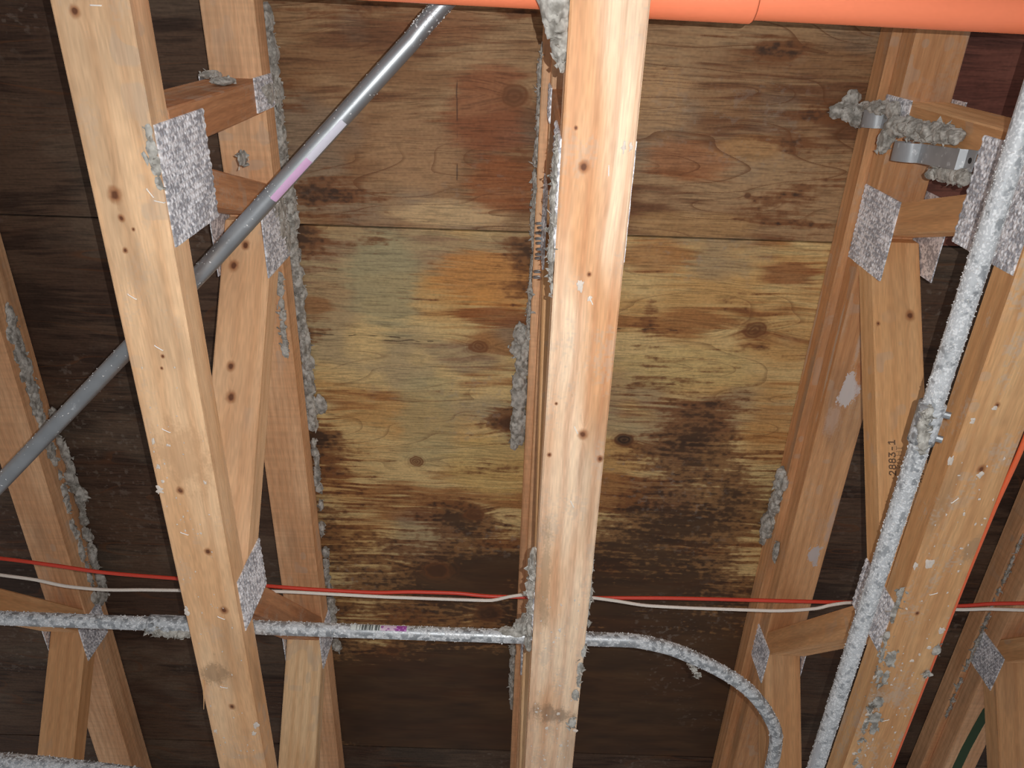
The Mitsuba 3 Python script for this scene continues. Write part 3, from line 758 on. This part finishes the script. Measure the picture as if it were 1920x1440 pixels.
def patch_on(p0, p1, radius, a0, a1, normal, n=8):
    """A curved sticker on a straight tube from p0 to p1, from angle a0 to a1 about the axis measured from the direction normal; uv in metres."""
    p0, p1 = np.asarray(p0, float), np.asarray(p1, float)
    d = (p1 - p0) / np.linalg.norm(p1 - p0)
    nn = np.asarray(normal, float)
    nn = nn - (nn @ d) * d
    nn /= np.linalg.norm(nn)
    b = np.cross(d, nn)
    ang = np.linspace(a0, a1, n)
    L_ = np.linalg.norm(p1 - p0)
    v = [p + (radius + 0.0003) * (np.cos(a) * nn + np.sin(a) * b) for p in (p0, p1) for a in ang] + [p + (radius - 0.0003) * (np.cos(a) * nn + np.sin(a) * b) for p in (p0, p1) for a in ang]
    uv = [[s, (a - a0) * radius] for s in (0, L_) for a in ang] * 2
    f = []
    for i in range(n - 1):
        f += [[i, i + 1, n + i + 1], [i, n + i + 1, n + i], [2 * n + i, 3 * n + i + 1, 2 * n + i + 1], [2 * n + i, 3 * n + i, 3 * n + i + 1]]
    return (np.array(v), np.array(f)), np.array(uv)


toward = -(D0 + D1) / 2
la, lb, lc = D0 + dd * 0.222, D0 + dd * 0.168, D0 + dd * 0.118
m, uv = patch_on(la, lb, CR, 0.05, 0.95, toward)
put(slant + "__label", m, "pink_label", uv, smooth=True, label="pink end of the conduit sticker")
m, uv = patch_on(lb, lc, CR, 0.05, 0.95, toward)
put(slant + "__label", m, "lavender_label", uv, smooth=True, label="pale lavender conduit sticker")

# level one with the bend
HZ = 0.7168
hp = smooth_path([(-1.05, 0.724, HZ), (-0.6438, 0.7285, HZ), (0.1157, 0.7312, HZ), (0.160, 0.7312, HZ), (0.2061, 0.7395, HZ), (0.2579, 0.7625, HZ), (0.3042, 0.7910, HZ), (0.3374, 0.8205, HZ), (0.3663, 0.8605, HZ), (0.3853, 0.9025, HZ), (0.3905, 0.955, HZ), (0.3915, 1.05, HZ), (0.3915, 1.9, HZ)], 0.008)
level = conduit("level steel conduit lying on the bottom chords, bending away at the right", hp, "zinc_dusty", dust=5200, seed=13, ranges=((0.0, 0.75),), spread=1.7, size=0.0011)
m, uv = tube(smooth_path([(-0.452, 0.7303, HZ), (-0.385, 0.7306, HZ)], 0.006), 0.0122)
put(level + "__coupling", m, "zinc_dusty", uv, smooth=True)
m, uv = tube([(-0.444, 0.722, HZ - 0.0095), (-0.444, 0.719, HZ - 0.0135)], 0.003, 8)
put(level + "__coupling__screw", m, "zinc_clean", uv)
fluff(level, strip((-0.45, 0.7335, HZ - 0.010), (-0.40, 0.7345, HZ - 0.010), 8, (0.006, 0.006, 0.004), 31), 31)
la, lb = np.array([-0.193, 0.7300, HZ]), np.array([-0.122, 0.7302, HZ])
m, uv = patch_on(la, lb, CR, -0.95, -0.12, (0, -0.73, -0.717))
uv[:, 0] = uv[:, 0]
put(level + "__label", m, "barcode_print", uv, smooth=True, label="barcode sticker with a purple end")
fluff(level, strip((0.25, 0.771, HZ), (0.258, 0.785, HZ - 0.004), 4, (0.0022, 0.003, 0.002), 32), 32, fine=False)

# straight one along the right truss
RP = [(0.400, -0.30, 0.6335), (0.400, 1.25, 0.632)]
rp = smooth_path(RP, 0.01)
straight = conduit("dusty straight conduit running beside the right truss", rp, "zinc_lint", radius=0.0094, dust=5200, seed=17, ranges=((0.25, 0.85),), spread=2.3, size=0.0010)
m, uv = tube(smooth_path([(0.400, 0.330, 0.6333), (0.400, 0.372, 0.6333)], 0.006), 0.0122)
put(straight + "__coupling", m, "zinc_dusty", uv, smooth=True)
for y in (0.338, 0.364):
    m, uv = tube([(0.409, y, 0.6275), (0.4145, y, 0.624)], 0.0035, 10)
    put(straight + "__coupling__screw", m, "zinc_clean", uv, label="shiny coupling screw")
fluff(straight, strip((0.392, 0.335, 0.624), (0.396, 0.368, 0.6225), 8, (0.004, 0.006, 0.003), 33), 33)
m, uv = patch_on((0.400, 0.80, 0.6323), (0.400, 0.885, 0.6322), 0.0094, 0.1, 0.8, (-0.40, 0, -0.632))
put(straight + "__label", m, "grey_label", uv, smooth=True, label="worn grey sticker")

# one at the lower left corner
bl = smooth_path([(-1.1, 0.905, 0.655), (-0.6528, 0.9225, 0.655), (-0.40, 0.9580, 0.655)], 0.01)
corner = conduit("grey lint-covered conduit cut off by the lower left corner", bl, "zinc_dusty", radius=0.0105, dust=1500, seed=19, ranges=((0.45, 1),), spread=1.6, size=0.0014)

# ---------------------------------------------------------------- orange sprinkler pipe
pipe = thing("orange_pipe", "thick orange plastic pipe across the top of the photo", "pipe")
ORR = 0.0167


def axis_y(x):
    return -0.0080 + 0.0152 * x


OZ = B1 + ORR + 0.0006
m, uv = tube(smooth_path([(-0.9, axis_y(-0.9), OZ), (1.3, axis_y(1.3), OZ)], 0.02), ORR, 40)
put(pipe + "__tube", m, "orange_plastic", uv, smooth=True)
sl = [(x, axis_y(x), OZ) for x in (0.104, 0.1045, 0.150, 0.1945, 0.1965)]
m, uv = tube(sl, [0.0188, 0.0197, 0.0197, 0.0197, 0.0188], 40)
put(pipe + "__coupling", m, "orange_plastic", uv, smooth=True, label="thicker glued sleeve")

# ---------------------------------------------------------------- wires
def wire(name, label, pts, z, radius, mat):
    """A thin wire lying on the webs at height z, through the points (x, y)."""
    m, uv = tube(smooth_path([(x, y, z) for x, y in pts], 0.008), radius, 10)
    tag = numbered(name)
    labels[tag] = {"label": label, "category": "wire", "group": "thin wires across the bays"}
    scene[tag] = mikit.ply((m[0] + [0, 0, Z0], m[1]), mat, smooth=True)


wire("red_wire", "thin red wire running across below the stained plywood, above the white one",
     [(-0.9018, 0.6898), (-0.7949, 0.6964), (-0.6880, 0.7030), (-0.6176, 0.7121), (-0.5467, 0.7223), (-0.4487, 0.7286), (-0.3245, 0.7367), (-0.2546, 0.7404), (-0.1807, 0.7421), (-0.1213, 0.7386), (-0.0695, 0.7383), (-0.0176, 0.7419), (0.0380, 0.7414), (0.1253, 0.7386), (0.2485, 0.7342), (0.3666, 0.7330), (0.4552, 0.7321), (0.4994, 0.7312), (0.6289, 0.7314), (0.6751, 0.7255), (0.7184, 0.7226), (0.8117, 0.7157), (0.9049, 0.7087)], 0.800, 0.0026, "red_sheath")
wire("white_wire", "thin white wire running across the photo just below the red one",
     [(-0.8970, 0.6869), (-0.7939, 0.7068), (-0.6908, 0.7268), (-0.6485, 0.7326), (-0.5998, 0.7438), (-0.5490, 0.7474), (-0.4969, 0.7452), (-0.4451, 0.7439), (-0.3784, 0.7411), (-0.3120, 0.7401), (-0.2238, 0.7421), (-0.1501, 0.7438), (-0.0690, 0.7441), (-0.0210, 0.7440), (0.0119, 0.7348), (0.0389, 0.7298), (0.0851, 0.7288), (0.1243, 0.7329), (0.1519, 0.7365), (0.2043, 0.7440), (0.2784, 0.7456), (0.3672, 0.7457), (0.4324, 0.7389), (0.4528, 0.7312), (0.4810, 0.7261), (0.5553, 0.7297), (0.6260, 0.7324), (0.6729, 0.7294), (0.7171, 0.7294), (0.8119, 0.7272), (0.9067, 0.7251)], 0.7938, 0.0023, "white_sheath")
m, uv = tube(smooth_path([(XR + W + 0.0075, -0.42, 0.671), (XR + W + 0.0065, 0.20, 0.672), (XR + W + 0.0055, 0.40, 0.6722), (XR + W + 0.0032, 0.48, 0.674), (XR + W + 0.0030, 0.60, 0.6755), (XR + W + 0.0030, 1.6, 0.6755)], 0.01), 0.0028, 10)
tag = numbered("orange_cable")
labels[tag] = {"label": "orange cable along the far edge of the right truss's bottom chord", "category": "cable"}
scene[tag] = mikit.ply((m[0] + [0, 0, Z0], m[1]), "cable_orange", smooth=True)


# ---------------------------------------------------------------- pipe straps on the right truss
def strap(name, label, z_hole, y, zdir_len, bump_r, seed, tab=0.014, flat=0.042):
    """A one-hole strap lying on the truss's near side: tab with a hole, raised flat, half-round hump; its length runs up in z."""
    t = thing(name, label, "pipe strap", "pipe straps on the right truss")
    x = XR - 0.0008
    prof = [(0.0, 0.0), (tab, 0.0), (tab + 0.0035, 0.0065), (tab + 0.0035 + flat, 0.0080)]
    s0 = prof[-1][0]
    for a in np.linspace(0.15, 1, 12) * math.pi:
        prof.append((s0 + bump_r - bump_r * math.cos(a), 0.0080 + 0.85 * bump_r * math.sin(a)))
    prof.append((prof[-1][0] + 0.001, 0.0))
    pts = np.array([[x - h, 0, z_hole + s] for s, h in prof])
    d = np.gradient(pts, axis=0)
    d /= np.linalg.norm(d, axis=1, keepdims=True)
    nrm = np.stack([-d[:, 2], d[:, 1] * 0, d[:, 0]], 1)
    w, th = 0.0105, 0.0014
    v, f = [], []
    tilt = 0.10
    for p, n in zip(pts, nrm):
        off = tilt * (p[2] - z_hole)
        for yy, nn in ((-w, 0), (w, 0), (w, th), (-w, th)):
            v.append(p + [0, y + yy + off, 0] + n * nn)
    for i in range(len(pts) - 1):
        for j in range(4):
            a, b, c, e = 4 * i + j, 4 * i + (j + 1) % 4, 4 * i + 4 + (j + 1) % 4, 4 * i + 4 + j
            f += [[a, b, c], [a, c, e]]
    k = 4 * (len(pts) - 1)
    f += [[0, 2, 1], [0, 3, 2], [k, k + 1, k + 2], [k, k + 2, k + 3]]
    v, f = np.array(v), np.array(f)
    mesh = trimesh.Trimesh(v, f, process=False)
    trimesh.repair.fix_normals(mesh)
    put(t + "__band", mesh, "strap_zinc", smooth=35)
    c = np.array([x - 0.0014, y + tilt * 0.007, z_hole + 0.007])
    m, uv = tube([c + [0.002, 0, 0], c + [-0.0004, 0, 0]], 0.0030, 12)
    put(t + "__band__nail_hole", m, "hole", label="dark nail hole")
    return t


s1 = strap("pipe_strap", "shiny steel pipe strap with a nail hole, the lower of two on the right truss", 0.7855, 0.133, 0.2, 0.021, 1, tab=0.016, flat=0.076)
s2 = strap("pipe_strap", "small lint-buried steel pipe strap higher up on the right truss, left of the other", 0.965, 0.119, 0.1, 0.018, 2, tab=0.006, flat=0.018)
fluff(s1, strip((XR - 0.010, 0.114, 0.825), (XR - 0.016, 0.122, 0.93), 16, (0.010, 0.008, 0.013), 41) + [(XR - 0.022, 0.138, 0.945, 0.008, 0.016, 0.010), (XR - 0.018, 0.122, 0.935, 0.012, 0.012, 0.014)], 41)
fluff(s1, strip((XR - 0.004, 0.150, 0.80), (XR - 0.004, 0.158, 0.85), 6, (0.005, 0.007, 0.010), 42), 42)
fluff(s2, strip((XR - 0.010, 0.108, 0.975), (XR - 0.018, 0.112, 1.03), 8, (0.009, 0.008, 0.012), 43) + [(XR - 0.026, 0.122, 1.046, 0.014, 0.012, 0.008), (XR - 0.036, 0.116, 1.048, 0.013, 0.009, 0.007), (XR - 0.046, 0.120, 1.050, 0.010, 0.010, 0.006), (XR - 0.030, 0.104, 1.050, 0.011, 0.010, 0.006), (XR - 0.020, 0.130, 1.044, 0.010, 0.008, 0.008)], 43)

# green paint mark: a thin brushed film on the far right truss's top chord
def film(points, z, th=0.0004):
    poly = sg.LineString(points).buffer(0.0090, cap_style=1)
    m = trimesh.creation.extrude_polygon(poly, th, engine="earcut")
    v = np.array(m.vertices)
    return np.c_[v[:, 0], v[:, 1], z - v[:, 2]], np.array(m.faces)[:, ::-1]


put(TRUSS["far_right"] + "__top_chord__paint_mark", film([(0.9005, 1.145), (0.897, 1.19), (0.8935, 1.25), (0.892, 1.36)], T0 - 0.0001), "green_paint", label="green paint mark")
